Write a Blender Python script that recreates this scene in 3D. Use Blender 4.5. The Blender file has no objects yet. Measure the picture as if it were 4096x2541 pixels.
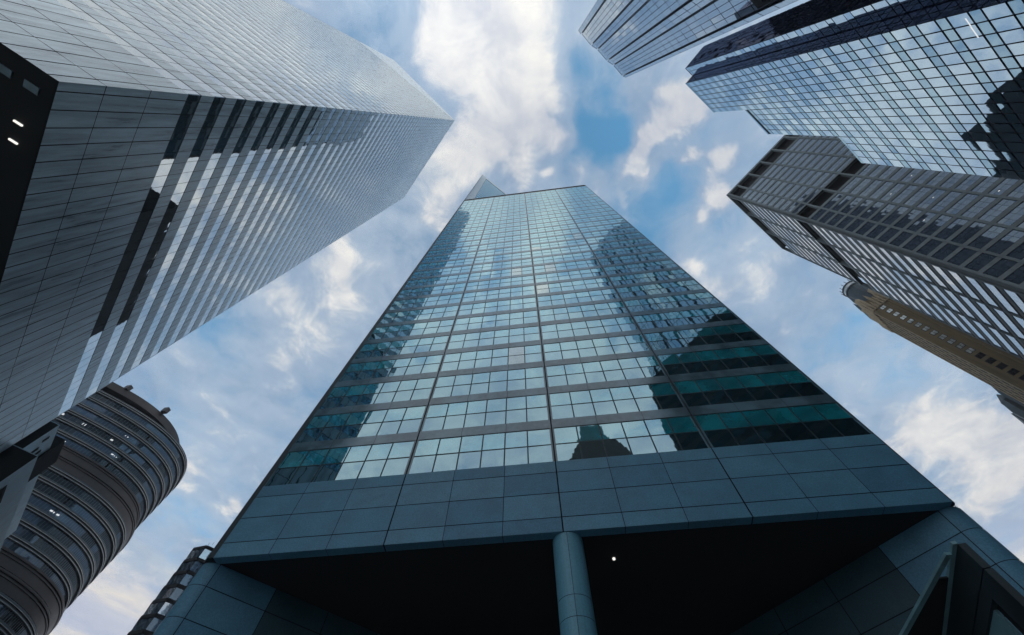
import bpy, math, random
from mathutils import Matrix, Vector
random.seed(7)
SC = bpy.context.scene
COL = SC.collection
S2 = math.sqrt(0.5)
EYE = 1.6

# ------------------------------------------------------------------ camera
cam = bpy.data.cameras.new('camera')
cam.sensor_fit = 'HORIZONTAL'; cam.sensor_width = 36.0
cam.lens = 1686.45 / 4096 * 36.0
cam.clip_start = 0.05; cam.clip_end = 20000
co = bpy.data.objects.new('camera', cam); COL.objects.link(co)
R_ = Vector((0.99253061, 0.12152226, 0.01073943)); U_ = Vector((0.10628161, -0.90454445, 0.41292077)); F_ = Vector((-0.05989336, 0.4086951, 0.91070363))
M = Matrix((R_, U_, -F_)).transposed().to_4x4(); M.translation = Vector((0, 0, EYE))
co.matrix_world = M
SC.camera = co

# ------------------------------------------------------------------ light, exposure
SUN_EL, SUN_AZ = math.radians(24), math.radians(118)     # azimuth clockwise from +Y
SC.view_settings.view_transform = 'Standard'; SC.view_settings.look = 'None'
SC.view_settings.gamma = 1.0; SC.view_settings.exposure = 0.15
SC.cycles.max_bounces = 8; SC.cycles.glossy_bounces = 5; SC.cycles.diffuse_bounces = 3
sl = bpy.data.lights.new('sun', 'SUN'); sl.energy = 1.3; sl.angle = math.radians(10); sl.color = (1, .91, .87)
so = bpy.data.objects.new('sun', sl); COL.objects.link(so)
sd = Vector((math.sin(SUN_AZ)*math.cos(SUN_EL), math.cos(SUN_AZ)*math.cos(SUN_EL), math.sin(SUN_EL)))
so.rotation_euler = sd.to_track_quat('Z', 'Y').to_euler(); so.location = sd*500

class NT:
    def __init__(s, tree):
        s.t = tree; tree.nodes.clear()
    def n(s, typ, **kw):
        nd = s.t.nodes.new(typ)
        for k, v in kw.items(): setattr(nd, k, v)
        return nd
    def link(s, a, b): s.t.links.new(a, b)
    def put(s, sock, v):
        if v is None: return
        if isinstance(v, bpy.types.NodeSocket): s.link(v, sock)
        else: sock.default_value = v
    def math(s, op, a, b=None, c=None, clamp=False):
        nd = s.n('ShaderNodeMath', operation=op); nd.use_clamp = clamp
        for i, v in enumerate((a, b, c)): s.put(nd.inputs[i], v) if v is not None else None
        return nd.outputs[0]
    def vmath(s, op, a, b=None):
        nd = s.n('ShaderNodeVectorMath', operation=op); s.put(nd.inputs[0], a)
        if b is not None: s.put(nd.inputs[1], b)
        return nd.outputs['Value'] if op in ('DISTANCE', 'DOT_PRODUCT', 'LENGTH') else nd.outputs[0]
    def rng(s, v, a, b, c=0.0, d=1.0, smooth=True):
        nd = s.n('ShaderNodeMapRange'); nd.interpolation_type = 'SMOOTHSTEP' if smooth else 'LINEAR'
        for i, x in enumerate((v, a, b, c, d)): s.put(nd.inputs[i], x)
        return nd.outputs[0]
    def noise(s, vec, scale, detail=6, rough=.55, dist=0.0):
        nd = s.n('ShaderNodeTexNoise'); s.put(nd.inputs['Vector'], vec)
        nd.inputs['Scale'].default_value = scale; nd.inputs['Detail'].default_value = detail
        nd.inputs['Roughness'].default_value = rough; nd.inputs['Distortion'].default_value = dist
        return nd
    def mix(s, f, a, b, mode='MIX'):
        nd = s.n('ShaderNodeMix', data_type='RGBA', blend_type=mode)
        s.put(nd.inputs[0], f)
        for i, v in ((6, a), (7, b)):
            if isinstance(v, tuple) and len(v) == 3: v = (*v, 1)
            s.put(nd.inputs[i], v)
        return nd.outputs[2]

# clouds: (x/z, y/z, radius, weight) of cloud banks (+) and clear patches (-) on a flat cloud layer overhead
CLOUDS = [(-0.02,-0.187,0.172,0.5),(-0.14,-0.136,0.108,0.4),(0.05,-0.051,0.113,0.5),(0.092,0.036,0.059,0.65),(-0.002,0.016,0.125,0.55),(-0.108,0.037,0.108,0.4),(-0.013,0.111,0.07,0.35),(0.059,0.106,0.031,0.5),(0.124,0.128,0.035,0.5),(0.175,0.157,0.054,0.45),(0.232,0.166,0.023,0.5),(0.365,-0.005,0.076,0.85),(0.314,0.038,0.068,0.9),(0.274,0.075,0.06,0.9),(0.246,0.116,0.052,0.8),(0.269,-0.024,0.056,0.35),(0.37,0.095,0.038,0.7),(0.426,0.124,0.057,0.7),(0.442,0.204,0.06,0.8),(0.407,0.253,0.033,0.6),(0.394,0.381,0.056,0.45),(0.448,0.421,0.066,0.4),(0.566,0.38,0.111,0.3),(-0.474,0.234,0.103,0.4),(-0.45,0.337,0.092,0.35),(-0.619,0.341,0.155,0.25),(-0.569,0.47,0.128,0.25),(-1.171,0.861,0.144,0.5),(-1.083,1.018,0.092,0.5),(-1.789,1.364,0.449,0.5),(-1.683,1.581,0.344,0.3),(-0.2,0.175,0.056,0.4),(-0.162,0.131,0.046,0.3),(1.207,0.956,0.259,0.5),(1.366,1.085,0.276,0.55),(1.063,0.94,0.171,0.45),(1.374,1.298,0.178,0.35),
 (0.157,0.027,0.111,-0.8),(0.206,0.058,0.08,-0.5),(0.183,-0.081,0.085,-0.4),(-0.269,-0.218,0.127,-0.35),(0.299,0.225,0.162,-0.45),(0.24,0.309,0.14,-0.3),(-0.899,0.406,0.259,-0.3),(-0.298,0.203,0.122,-0.35),(-1.243,0.726,0.204,-0.3),(0.786,0.603,0.288,-0.25),(0.982,0.756,0.117,-0.2),(0.142,-0.109,0.06,-0.3),(-1.244,1.049,0.184,-0.35),
 (-0.02,-0.2,0.2,0.3),(-0.06,-0.06,0.2,0.3),(0.1,-1.1,1.0,0.6),(-0.6,-0.8,0.5,0.4),(-0.1,-0.62,0.5,0.5),(0.15,0.85,0.6,0.5),(0.27,0.13,0.34,-0.3),(-0.55,0.7,0.4,-0.12)]  # includes unseen banks added to brighten the mirrored facades
world = bpy.data.worlds.new('World'); SC.world = world; world.use_nodes = True
w = NT(world.node_tree)
tc = w.n('ShaderNodeTexCoord'); sep = w.n('ShaderNodeSeparateXYZ'); w.link(tc.outputs['Generated'], sep.inputs[0])
zc = w.math('MAXIMUM', sep.outputs[2], 0.12)
cmb = w.n('ShaderNodeCombineXYZ')
w.link(w.math('DIVIDE', sep.outputs[0], zc), cmb.inputs[0]); w.link(w.math('DIVIDE', sep.outputs[1], zc), cmb.inputs[1])
Pf = cmb.outputs[0]
n1 = w.noise(Pf, 3.2, 9, .6, .35)
warp = w.vmath('SUBTRACT', w.noise(Pf, 5.0, 4, .6).outputs['Color'], (.5, .5, .5))
ws = w.n('ShaderNodeVectorMath', operation='SCALE'); w.link(warp, ws.inputs[0]); ws.inputs['Scale'].default_value = .16
Pw = w.vmath('MULTIPLY', w.vmath('ADD', Pf, ws.outputs[0]), (1, 1, 0))
bias = None
for x, y, r, g in CLOUDS:
    d = w.vmath('DISTANCE', Pw, (x, y, 0))
    v = w.rng(d, 0.0, r, g, 0.0)
    bias = v if bias is None else w.math('ADD', bias, v)
fine = w.noise(Pf, 9.0, 10, .64, .6).outputs['Fac']
fine_off = w.noise(w.vmath('ADD', Pf, (.022, -.03, 0)), 9.0, 10, .64, .6).outputs['Fac']
n1_off = w.noise(w.vmath('ADD', Pf, (.05, -.07, 0)), 3.2, 9, .6, .35).outputs['Fac']
relief = w.math('MULTIPLY_ADD', w.math('ADD', w.math('SUBTRACT', fine, fine_off), w.math('SUBTRACT', n1.outputs['Fac'], n1_off)), 2.2, .5, clamp=True)
dens = w.math('ADD', w.math('MULTIPLY_ADD', n1.outputs['Fac'], 1.0, -.02), w.math('MULTIPLY', bias, 1.0))
dens = w.math('ADD', dens, w.math('MULTIPLY_ADD', fine, 1.25, -.625))
veil = w.rng(dens, -.42, .55)          # thin grey-blue veil
body = w.rng(dens, .52, .98)         # white cloud
shade = w.noise(Pf, 2.1, 6, .6, .2).outputs['Fac']
sky = w.n('ShaderNodeTexSky', sky_type='NISHITA')
sky.sun_disc = False; sky.sun_elevation = SUN_EL; sky.sun_rotation = SUN_AZ
sky.air_density = 1.0; sky.dust_density = .6; sky.ozone_density = 2.0
skyc = w.mix(1.0, sky.outputs[0], (1.3, 2.45, 2.4), 'MULTIPLY')
veilc = w.mix(w.math('MULTIPLY_ADD', w.rng(shade, .35, .65), .6, w.math('MULTIPLY', relief, .4)), (2.6, 3.55, 5.0), (4.75, 5.65, 6.75))
whitec = w.mix(w.math('MULTIPLY_ADD', w.rng(shade, .3, .7), .45, w.math('MULTIPLY', relief, .55)), (4.6, 5.0, 5.9), (9.0, 8.8, 8.3))
c1 = w.mix(w.math('MULTIPLY', veil, .85), skyc, veilc)
c2 = w.mix(w.math('MULTIPLY', body, .92), c1, whitec)
low = w.rng(sep.outputs[2], .36, .52, .85, 0.0)
c3 = w.mix(low, c2, w.mix(w.rng(w.noise(w.vmath('MULTIPLY', tc.outputs['Generated'], (3, 3, 26)), 1.0, 7, .62, .3).outputs['Fac'], .36, .66), (4.9, 5.4, 6.8), (9.4, 8.5, 7.2)))
glow = w.rng(w.vmath('DISTANCE', Pw, (-.13, -.33, 0)), 0.0, .45, 1.0, 0.0)      # added sky glow, partly out of view, brightens clouds and mirrored facades
gs = w.n('ShaderNodeVectorMath', operation='SCALE'); w.link(c3, gs.inputs[0]); w.link(w.math('MULTIPLY_ADD', glow, .32, 1.0), gs.inputs['Scale'])
bg = w.n('ShaderNodeBackground'); w.link(gs.outputs[0], bg.inputs[0]); bg.inputs[1].default_value = .1
wo = w.n('ShaderNodeOutputWorld'); w.link(bg.outputs[0], wo.inputs[0])

# ------------------------------------------------------------------ materials
def new_mat(name):
    m = bpy.data.materials.new(name); m.use_nodes = True
    return m, NT(m.node_tree)
def finish(t, sh):
    o = t.n('ShaderNodeOutputMaterial'); t.link(sh, o.inputs[0])
def solid(name, col, rough=.6, metal=0.0, var=.18, vscale=.35, streak=False, bump=0.0, spec=.5, grain=0.0):
    m, t = new_mat(name)
    tcn = t.n('ShaderNodeTexCoord').outputs['Object']
    vec = t.vmath('MULTIPLY', tcn, (1, 1, .12)) if streak else tcn
    nz = t.noise(vec, vscale, 8, .65, .3).outputs['Fac']
    f = t.rng(nz, .3, .7)
    lo = tuple(c*(1-var) for c in col); hi = tuple(min(1, c*(1+var)) for c in col)
    c = t.mix(f, lo, hi)
    if grain:
        g = t.noise(tcn, 14.0, 3, .7).outputs['Fac']
        c = t.mix(t.rng(g, .35, .65), c, t.mix(1.0, c, (1-grain,)*3, 'MULTIPLY'))
    p = t.n('ShaderNodeBsdfPrincipled')
    t.link(c, p.inputs['Base Color']); p.inputs['Metallic'].default_value = metal
    t.put(p.inputs['Roughness'], t.rng(nz, .25, .75, max(.05, rough-.1), min(1, rough+.1)))
    p.inputs['Specular IOR Level'].default_value = spec
    if bump:
        b = t.n('ShaderNodeBump'); b.inputs['Strength'].default_value = 1; b.inputs['Distance'].default_value = bump
        t.link(t.noise(vec, vscale*3, 4, .6).outputs['Fac'], b.inputs['Height']); t.link(b.outputs[0], p.inputs['Normal'])
    finish(t, p.outputs[0]); return m
def glass(name, base, tint, r0=.3, bump=.004, rough=.02, bscale=.7):
    """coated curtain-wall glass: mirror layer over a dull interior tone"""
    m, t = new_mat(name)
    tcn = t.n('ShaderNodeTexCoord').outputs['Object']
    b = t.n('ShaderNodeBump'); b.inputs['Strength'].default_value = 1; b.inputs['Distance'].default_value = bump
    t.link(t.noise(tcn, bscale, 2, .5).outputs['Fac'], b.inputs['Height'])
    g = t.n('ShaderNodeBsdfGlossy'); g.inputs['Color'].default_value = (*tint, 1); g.inputs['Roughness'].default_value = rough
    t.link(b.outputs[0], g.inputs['Normal'])
    d = t.n('ShaderNodeBsdfDiffuse')
    vz = t.noise(tcn, .45, 3, .6).outputs['Fac']
    t.link(t.mix(t.rng(vz, .3, .7), tuple(c*.6 for c in base), tuple(min(1, c*1.4) for c in base)), d.inputs[0])
    fr = t.n('ShaderNodeFresnel'); fr.inputs[0].default_value = 1.5
    fac = t.math('MULTIPLY_ADD', fr.outputs[0], 1-r0, r0, clamp=True)
    mx = t.n('ShaderNodeMixShader'); t.link(fac, mx.inputs[0]); t.link(d.outputs[0], mx.inputs[1]); t.link(g.outputs[0], mx.inputs[2])
    finish(t, mx.outputs[0]); return m
def emit(name, col, s):
    m, t = new_mat(name); e = t.n('ShaderNodeEmission'); e.inputs[0].default_value = (*col, 1); e.inputs[1].default_value = s
    finish(t, e.outputs[0]); return m

MAT = dict(
 black=solid('joint_black', (.012, .014, .016), .8, var=.1),
 alu=solid('brushed_aluminium', (.60, .74, .82), .34, .14, .24, 1.3, True, .006),
 citiglass=glass('ribbon_glass', (.02, .03, .035), (.86, .95, 1.0), .62, .003),
 soffit=solid('dark_soffit_and_wall_shade', (.03, .034, .036), .85, 0, .2, .3),
 navy=solid('navy_mullion', (.012, .022, .045), .4, .3, .1),
 panel=solid('blue_grey_granite', (.13, .34, .49), .5, 0, .10, .5, False, 0, .35, .22),
 columnclad=solid('blue_column_cladding', (.16, .42, .55), .4, 0, .10, .8, True, 0, .5, .15),
 piershade=solid('shade_toned_granite', (.05, .125, .16), .45, 0, .12, .5, False, 0, .4, .2),
 palepanel=solid('pale_metal_panel', (.52, .58, .60), .35, .4, .1, .5),
 panelb=solid('blue_grey_granite_b', (.145, .365, .515), .46, 0, .12, .45, False, 0, .35, .22),
 panelc=solid('blue_grey_granite_c', (.115, .31, .46), .52, 0, .12, .55, False, 0, .35, .22),
 spandrel=glass('grey_metal_spandrel', (.13, .22, .27), (.82, .93, 1.0), .08, .002, .16),
 frame=solid('dark_teal_frame', (.02, .045, .055), .45, .3, .1),
 jamb=glass('grey_jamb', (.10, .17, .20), (.82, .93, 1.0), .06, .002, .16),
 teal=glass('teal_blind_glass', (.01, .34, .42), (.61, .89, 1.0), .50, .004),
 teal2=glass('teal_blind_glass_b', (.015, .42, .50), (.63, .91, 1.0), .50, .004),
 tealdark=glass('clear_teal_glass', (.01, .03, .035), (.59, .88, 1.0), .52, .004),
 sideglass=glass('darkened_side_glass', (.006, .014, .016), (.16, .24, .27), .04, .006),
 tealpale=glass('pale_blind_glass', (.30, .42, .45), (.8, .95, .98), .45, .004),
 ovalstone=solid('grey_stone_band', (.07, .092, .102), .55, 0, .2, .6),
 ovaltrim=solid('pale_stone_edge', (.48, .49, .48), .5, 0, .25, 1.5),
 ovaldark=solid('brown_granite_band', (.045, .036, .034), .5, 0, .25, .5),
 ovalglass=glass('oval_glass', (.03, .05, .075), (.40, .54, .72), .10, .004),
 ovalopen=glass('oval_open_glass', (.010, .013, .014), (.4, .5, .6), .03, .004),
 concrete=solid('grey_concrete', (.22, .26, .265), .8, 0, .2, .3, True),
 concretedark=solid('dark_wall_recess_shade', (.018, .02, .022), .9, 0, .2, .3),  # near-black puts recess shade into the colour; dark blocks use it too
 greyglass=glass('grey_tower_glass', (.05, .065, .08), (.55, .72, .90), .18, .004),
 whiteglass=glass('grey_tower_bright_glass', (.3, .32, .35), (.90, .95, 1.0), .55, .003),
 blueglass=glass('blue_grid_glass', (.03, .07, .11), (.66, .85, 1.0), .74, .0025),
 blueglass2=glass('blue_grid_spandrel_glass', (.03, .08, .11), (.54, .78, .94), .62, .0025),
 darkglass=glass('dark_reflection_glass', (.02, .025, .045), (.40, .42, .58), .05, .006),
 silverglass=glass('silver_blue_glass', (.06, .09, .14), (.78, .90, 1.0), .56, .006),
 silverrib=solid('silver_rib', (.10, .12, .15), .5, .3, .3, 1.5),
 tan=solid('tan_brick', (.23, .17, .088), .85, 0, .18, .5, True),
 tanlight=solid('tan_terracotta', (.42, .33, .21), .8, 0, .2, .8),
 tanwin=glass('tan_tower_window', (.015, .015, .015), (.35, .4, .45), .06),
 palewin=glass('pale_window', (.55, .58, .56), (.7, .8, .85), .15),
 verdigris=solid('dark_blue_green_roof', (.035, .055, .065), .5, .2, .3, 1.0),
 lightwall=solid('light_blue_panel_wall', (.58, .76, .83), .55, .1, .12, .6),
 steel=solid('dark_steel_plate', (.045, .065, .075), .5, .4, .15, .8),
 edge=solid('pale_teal_steel_edge', (.22, .40, .44), .45, .2, .15, 2.0),
 lamp=emit('lamp_white', (1, .97, .9), .95),
 lampdim=emit('lamp_dim', (.9, .95, 1), .75),
 asphalt=solid('asphalt', (.09, .09, .092), .9, 0, .2, 1.0),
 paving=solid('paving', (.38, .38, .37), .85, 0, .15, .8),
 brick=solid('dark_brown_brick', (.10, .075, .06), .85, 0, .2, .6),
)

# ------------------------------------------------------------------ mesh helpers
def W(a, b): return Vector(((a+b)*S2, (a-b)*S2))          # street-grid coordinates to world
class MB:
    def __init__(s): s.v = []; s.f = []; s.m = []; s.mats = []
    def mi(s, mat):
        if mat not in s.mats: s.mats.append(mat)
        return s.mats.index(mat)
    def face(s, pts, mat, out=None):
        pts = [Vector(p) for p in pts]
        if out is not None:
            nrm = (pts[1]-pts[0]).cross(pts[2]-pts[0])
            if nrm.dot(out) < 0: pts.reverse()
        i = len(s.v); s.v += [tuple(p) for p in pts]; s.f.append(list(range(i, i+len(pts)))); s.m.append(s.mi(mat))
    def hexa(s, bot, top, mat, cap=True):
        n = len(bot); c = sum((Vector(p) for p in bot+top), Vector())/(2*n)
        for i in range(n):
            q = [bot[i], bot[(i+1) % n], top[(i+1) % n], top[i]]
            s.face(q, mat, sum((Vector(p) for p in q), Vector())/4-c)
        if cap:
            s.face(bot, mat, Vector((0, 0, -1))); s.face(top, mat, Vector((0, 0, 1)))
    def prism(s, poly, h0, h1, mat, cap=True):
        s.hexa([Vector((p[0], p[1], h0+EYE)) for p in poly], [Vector((p[0], p[1], h1+EYE)) for p in poly], mat, cap)
    def build(s, name, parent=None, smooth=False):
        me = bpy.data.meshes.new(name); me.from_pydata(s.v, [], s.f)
        for m in s.mats: me.materials.append(MAT[m])
        me.polygons.foreach_set('material_index', s.m)
        if smooth: me.polygons.foreach_set('use_smooth', [True]*len(s.f))
        me.update()
        o = bpy.data.objects.new(name, me); COL.objects.link(o)
        if parent is not None:
            o.parent = parent
            o.matrix_parent_inverse = Matrix.Translation(-Vector(root_loc(parent)))
        return o
LOC = {}
def root_loc(p): return LOC.get(p.name, (0, 0, 0))
class Fr:
    """facade frame: u along the wall, h above eye level, n outward"""
    def __init__(s, o, u, n): s.o = Vector(o); s.u = Vector(u).normalized(); s.nn = Vector(n).normalized(); s.n3 = Vector((s.nn.x, s.nn.y, 0))
    def p(s, u, h, n=0.0):
        q = s.o+s.u*u+s.nn*n
        return Vector((q.x, q.y, h+EYE))
    def quad(s, mb, u0, u1, h0, h1, n, mat, tilt=0.0):
        a = b = c = 0.0
        if tilt: a, b, c = random.gauss(0, tilt), random.gauss(0, tilt), random.gauss(0, tilt*.5)
        mb.face([s.p(u0, h0, n-a-b), s.p(u1, h0, n+a-b), s.p(u1, h1, n+a+b), s.p(u0, h1, n-a+b)], mat, s.n3)
    def box(s, mb, u0, u1, h0, h1, n0, n1, mat):
        mb.hexa([s.p(u0, h0, n0), s.p(u1, h0, n0), s.p(u1, h0, n1), s.p(u0, h0, n1)],
                [s.p(u0, h1, n0), s.p(u1, h1, n0), s.p(u1, h1, n1), s.p(u0, h1, n1)], mat)
def frAB(a, b, ua, ub, na, nb):
    o = W(a, b); return Fr(o, W(ua, ub), W(na, nb))
def thing(name, label, cat, loc=(0, 0), group=None):
    o = bpy.data.objects.new(name, None); COL.objects.link(o)
    o.location = (loc[0], loc[1], 0); o.empty_display_size = 2
    LOC[o.name] = (loc[0], loc[1], 0)
    o['label'] = label; o['category'] = cat
    if group: o['group'] = group
    return o
def structure(name, mb):
    o = mb.build(name); o['kind'] = 'structure'; return o
CAM = Vector((0, 0, EYE))
def seen(pts):
    c = sum(pts, Vector())/len(pts); d = c-CAM; z = d.dot(F_)
    if z <= 0: return 0.0
    x = d.dot(R_)/z*1686.45/2048; y = d.dot(U_)/z*1686.45/1270
    ar = 0.0
    for i in range(1, len(pts)-1): ar += (pts[i]-pts[0]).cross(pts[i+1]-pts[0]).dot(d.normalized())
    ar = abs(ar)/d.length_squared
    return ar*(1.0 if abs(x) < 1.03 and abs(y) < 1.03 else .001)
class Windows:
    """collects the windows of one building: the 100 that show largest become parts, the rest one stuff part"""
    def __init__(s, parent, name='window'): s.parent = parent; s.name = name; s.items = []
    def add(s, mb, pts, sub=None): s.items.append((seen(pts), mb, sub))
    def done(s):
        s.items.sort(key=lambda t: -t[0])
        rest = MB(); restf = MB()
        for i, (k, mb, sub) in enumerate(s.items):
            if i < 100:
                o = mb.build(s.name, s.parent)
                if sub:
                    f = sub[1].build(sub[0], s.parent); 
                    f.parent = o; f.matrix_parent_inverse = Matrix.Identity(4)
            else:
                for src in ([mb]+([sub[1]] if sub else [])):
                    off = len(rest.v); rest.v += src.v
                    for fc, mi in zip(src.f, src.m):
                        rest.f.append([q+off for q in fc]); rest.m.append(rest.mi(src.mats[mi]))
        if rest.v:
            o = rest.build(s.name, s.parent); o['kind'] = 'stuff'

# ------------------------------------------------------------------ ground
g = MB(); g.face([(-6000, -6000, 0), (6000, -6000, 0), (6000, 6000, 0), (-6000, 6000, 0)], 'asphalt', Vector((0, 0, 1)))
structure('ground', g)
g = MB(); g.prism([W(-3, -110), W(150, -110), W(150, 3), W(-3, 3)], -EYE, -EYE+.14, 'paving'); structure('pavement', g)
g = MB(); g.prism([W(-150, -110), W(-20, -110), W(-20, 3), W(-150, 3)], -EYE, -EYE+.14, 'paving'); structure('pavement', g)

# ------------------------------------------------------------------ centre tower
def centre_tower():
    Y = 18.65
    T = thing('glass_tower', 'dark teal glass tower with mirrored front above an open portico and round column', 'office tower', (0, Y))
    fr = Fr((0, Y), (1, 0), (0, -1))
    u0, mod = -.985*Y, .1655*Y
    ub = [u0+mod*i for i in range(13)]
    lv = [q*Y for q in (.7964, .8425, .928, 1.0098, 1.0566)]
    top = 7.19*Y; pitch = .2145*Y
    c = MB()
    # backing wall and base fascia panels
    fr.quad(c, u0-.3, -u0+.3, lv[0], top, -.12, 'black')
    for i in range(12):
        ga, gb = (.036 if i % 3 == 0 else .016), (.036 if i % 3 == 2 else .016)
        for j in range(4):
            fr.quad(c, ub[i]+ga, ub[i+1]-gb, lv[j]+(.0 if j == 0 else .022), lv[j+1]-(.022 if j < 3 else 0), 0, random.choice(('panel', 'panel', 'panelb', 'panelc')), .0015)
        fr.box(c, ub[i]+ga, ub[i+1]-gb, lv[0]-.0, lv[0]+.01, -.5, -.002, 'panel')
    c.build('fascia', T)
    sp = MB(); ws = Windows(T)
    for k in range(29):
        wb = lv[4]+pitch*k; wt = wb+.1655*Y
        if wt > top-.5: break
        for i in range(12):
            ga, gb = (.045 if i % 3 == 0 else .012), (.045 if i % 3 == 2 else .012)
            st = min(top, wb+pitch)
            fr.quad(sp, ub[i]+ga, ub[i+1]-gb, wt+.03, st, 0, 'spandrel', .0015)
            fr.box(sp, ub[i]+ga, ub[i+1]-gb, wt, wt+.03, -.11, -.002, 'frame')
        for b in range(4):
            a0, a1 = ub[b*3]+.045, ub[b*3+3]-.045
            j = .11
            mb = MB(); fm = MB()
            pw = (a1-a0-2*j)/6; hm = wb+(wt-wb)*.49
            for q in range(6):
                x0, x1 = a0+j+q*pw, a0+j+(q+1)*pw
                r = random.random()
                fr.quad(mb, x0, x1, hm, wt, -.022, 'teal' if r < .6 else 'teal2' if r < .988 else 'tealpale', .003)
                fr.quad(mb, x0, x1, wb, hm, -.022, 'tealdark' if r < .985 else 'tealpale', .003)
                if q: fr.box(fm, x0-.042, x0+.042, wb, wt, -.05, -.008, 'frame')
            fr.box(fm, a0, a0+j, wb, wt, -.1, -.006, 'jamb'); fr.box(fm, a1-j, a1, wb, wt, -.1, -.006, 'jamb')
            fr.box(fm, a0+j, a1-j, hm-.04, hm+.04, -.05, -.007, 'frame')
            fr.box(fm, a0+j, a1-j, wt-.05, wt-.002, -.05, -.009, 'frame')
            ws.add(mb, [fr.p(a0, wb), fr.p(a1, wb), fr.p(a1, wt), fr.p(a0, wt)], ('window_frame', fm))
    ws.done(); sp.build('spandrel', T)
    # parapet and corner trims
    t = MB()
    fr.box(t, u0-.1, -u0+.1, top, top+.25, -.4, .012, 'palepanel')
    t.build('parapet', T)
    for sgn in (-1, 1):
        t = MB()
        cx = sgn*(-u0+.12); n = 10
        poly = [Vector((cx+sgn*.12+.22*math.cos(q*2*math.pi/n), Y+.22+.22*math.sin(q*2*math.pi/n))) for q in range(n)]
        hh = lv[0]
        while hh < top:
            t.prism(poly, hh+.01, min(top, hh+pitch)-.01, 'steel'); hh += pitch
        t.build('corner_trim', T)
    # body behind the front: roof and side walls
    e = 1.414*Y
    sd = MB()
    for (f, L, htop) in ((frAB(0, -e-.35, 0, -1, -1, 0), 25.5, 219), (frAB(e+.35, 0, 1, 0, 0, 1), 15, 134)):
        f.quad(sd, 0, L, lv[0], htop, -.1, 'black')
        hh = lv[0]
        while hh+4 <= htop:
            if f.o.x > 0 or hh < 130 or True:
                f.quad(sd, .05, L, hh, hh+1.0, 0, 'frame' if hh < 160 else 'palepanel')
                for q in range(int(L/3.09)): f.quad(sd, .1+q*3.09, .1+q*3.09+3.0, hh+1.05, hh+3.95, -.05, 'sideglass' if hh < 160 else 'silverglass', .004)  # dark low and sky-bright high tones put into the glass, for mirroring opposite
            hh += 4.0
    sd.prism([W(.3, -e-.5), W(e+.5, -.3), W(42, -.3), W(42, -52), W(.3, -52)], top-.2, top+.1, 'steel')
    sd.prism([W(.3, -e-.5), W(e+.5, -e-.5), W(e+.5, -52), W(.3, -52)], lv[0], top-.3, 'spandrel')
    sd.build('side_wall', T)
    # taller rear block
    ub_ = MB(); f = frAB(0, -27.6, 1, 0, 0, 1); W2 = 19.0; H = 219.5
    f.quad(ub_, 0, W2, top, H, -.15, 'black')
    f.quad(ub_, 0, 2.6, top, H, 0, 'palepanel'); f.quad(ub_, 0, W2, H-4.5, H, .01, 'palepanel')
    ub_.prism([W(0, -52.2), W(W2, -52.2), W(W2, -27.8), W(0, -27.8)], H-.2, H+.1, 'steel')
    hh = top
    U = ub_
    kb = []
    while hh+4 < H-4:
        f.quad(U, 2.65, W2, hh, hh+1.7, 0, 'palepanel')
        kb.append(hh+1.75); hh += 4.0
    blk = U.build('upper_block', T)
    for hb in kb:
        mb = MB()
        for q in range(10): f.quad(mb, 2.7+q*1.545, 2.7+q*1.545+1.47, hb, hb+2.2, -.05, 'teal', .004)
        o = mb.build('window_band', T); o.parent = blk; o.matrix_parent_inverse = Matrix.Identity(4)
    # portico: soffit, inner walls, column
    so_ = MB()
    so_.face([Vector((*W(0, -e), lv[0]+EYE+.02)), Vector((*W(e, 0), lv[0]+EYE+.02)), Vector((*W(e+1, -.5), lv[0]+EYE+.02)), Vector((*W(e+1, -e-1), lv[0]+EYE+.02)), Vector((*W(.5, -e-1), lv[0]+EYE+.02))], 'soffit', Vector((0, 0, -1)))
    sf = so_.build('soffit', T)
    dl = MB(); cx, cy = .1758*lv[0], 1.4096*lv[0]
    for q in range(1): dl.prism([Vector((cx+.075*math.cos(i*math.pi/6), cy+.075*math.sin(i*math.pi/6))) for i in range(12)], lv[0]-.06, lv[0]+.01, 'lamp')
    o = dl.build('downlight', T); o.parent = sf; o.matrix_parent_inverse = Matrix.Identity(4)
    hl = [lv[0]-.001]+[q*Y for q in (.733, .651, .569, .487, .405, .323, .241, .159, .077, -.005, -EYE/Y)]
    for side in (1, -1):
        p = MB()
        f = frAB(e, 0, 0, -1, -1, 0) if side == 1 else frAB(0, -e, 1, 0, 0, 1)
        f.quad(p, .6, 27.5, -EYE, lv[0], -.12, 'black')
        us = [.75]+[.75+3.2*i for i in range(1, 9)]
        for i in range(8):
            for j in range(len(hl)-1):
                f.quad(p, us[i]+.02, us[i+1]-.02, hl[j+1]+.02, hl[j]-.02, 0, random.choice(('panel', 'panelb', 'panelc')) if i < 1 else 'piershade', .001)  # inner modules take a darker copy, recess shade put into the colour
        # rounded outer corner, radius .75
        c0 = f.o+f.u*.75-f.nn*.75
        st = 10
        for j in range(len(hl)-1):
            for q in range(st):
                t0, t1 = q/st*math.pi/2, (q+1)/st*math.pi/2
                a = c0+f.nn*.75*math.cos(t0)-f.u*.75*math.sin(t0); b = c0+f.nn*.75*math.cos(t1)-f.u*.75*math.sin(t1)
                m0 = (a+b)/2-c0
                if q == 0: a = a-f.u*.02
                p.face([(a.x, a.y, hl[j+1]+EYE+.015), (b.x, b.y, hl[j+1]+EYE+.015), (b.x, b.y, hl[j]+EYE-.015), (a.x, a.y, hl[j]+EYE-.015)], 'panel', Vector((m0.x, m0.y, 0)))
        p.prism([c0+.71*Vector((math.cos(q*math.pi/12), math.sin(q*math.pi/12))) for q in range(24)], -EYE, lv[0], 'black')
        f2o = c0-f.u*.75
        g2 = Fr(f2o, -f.nn, -f.u)
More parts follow.
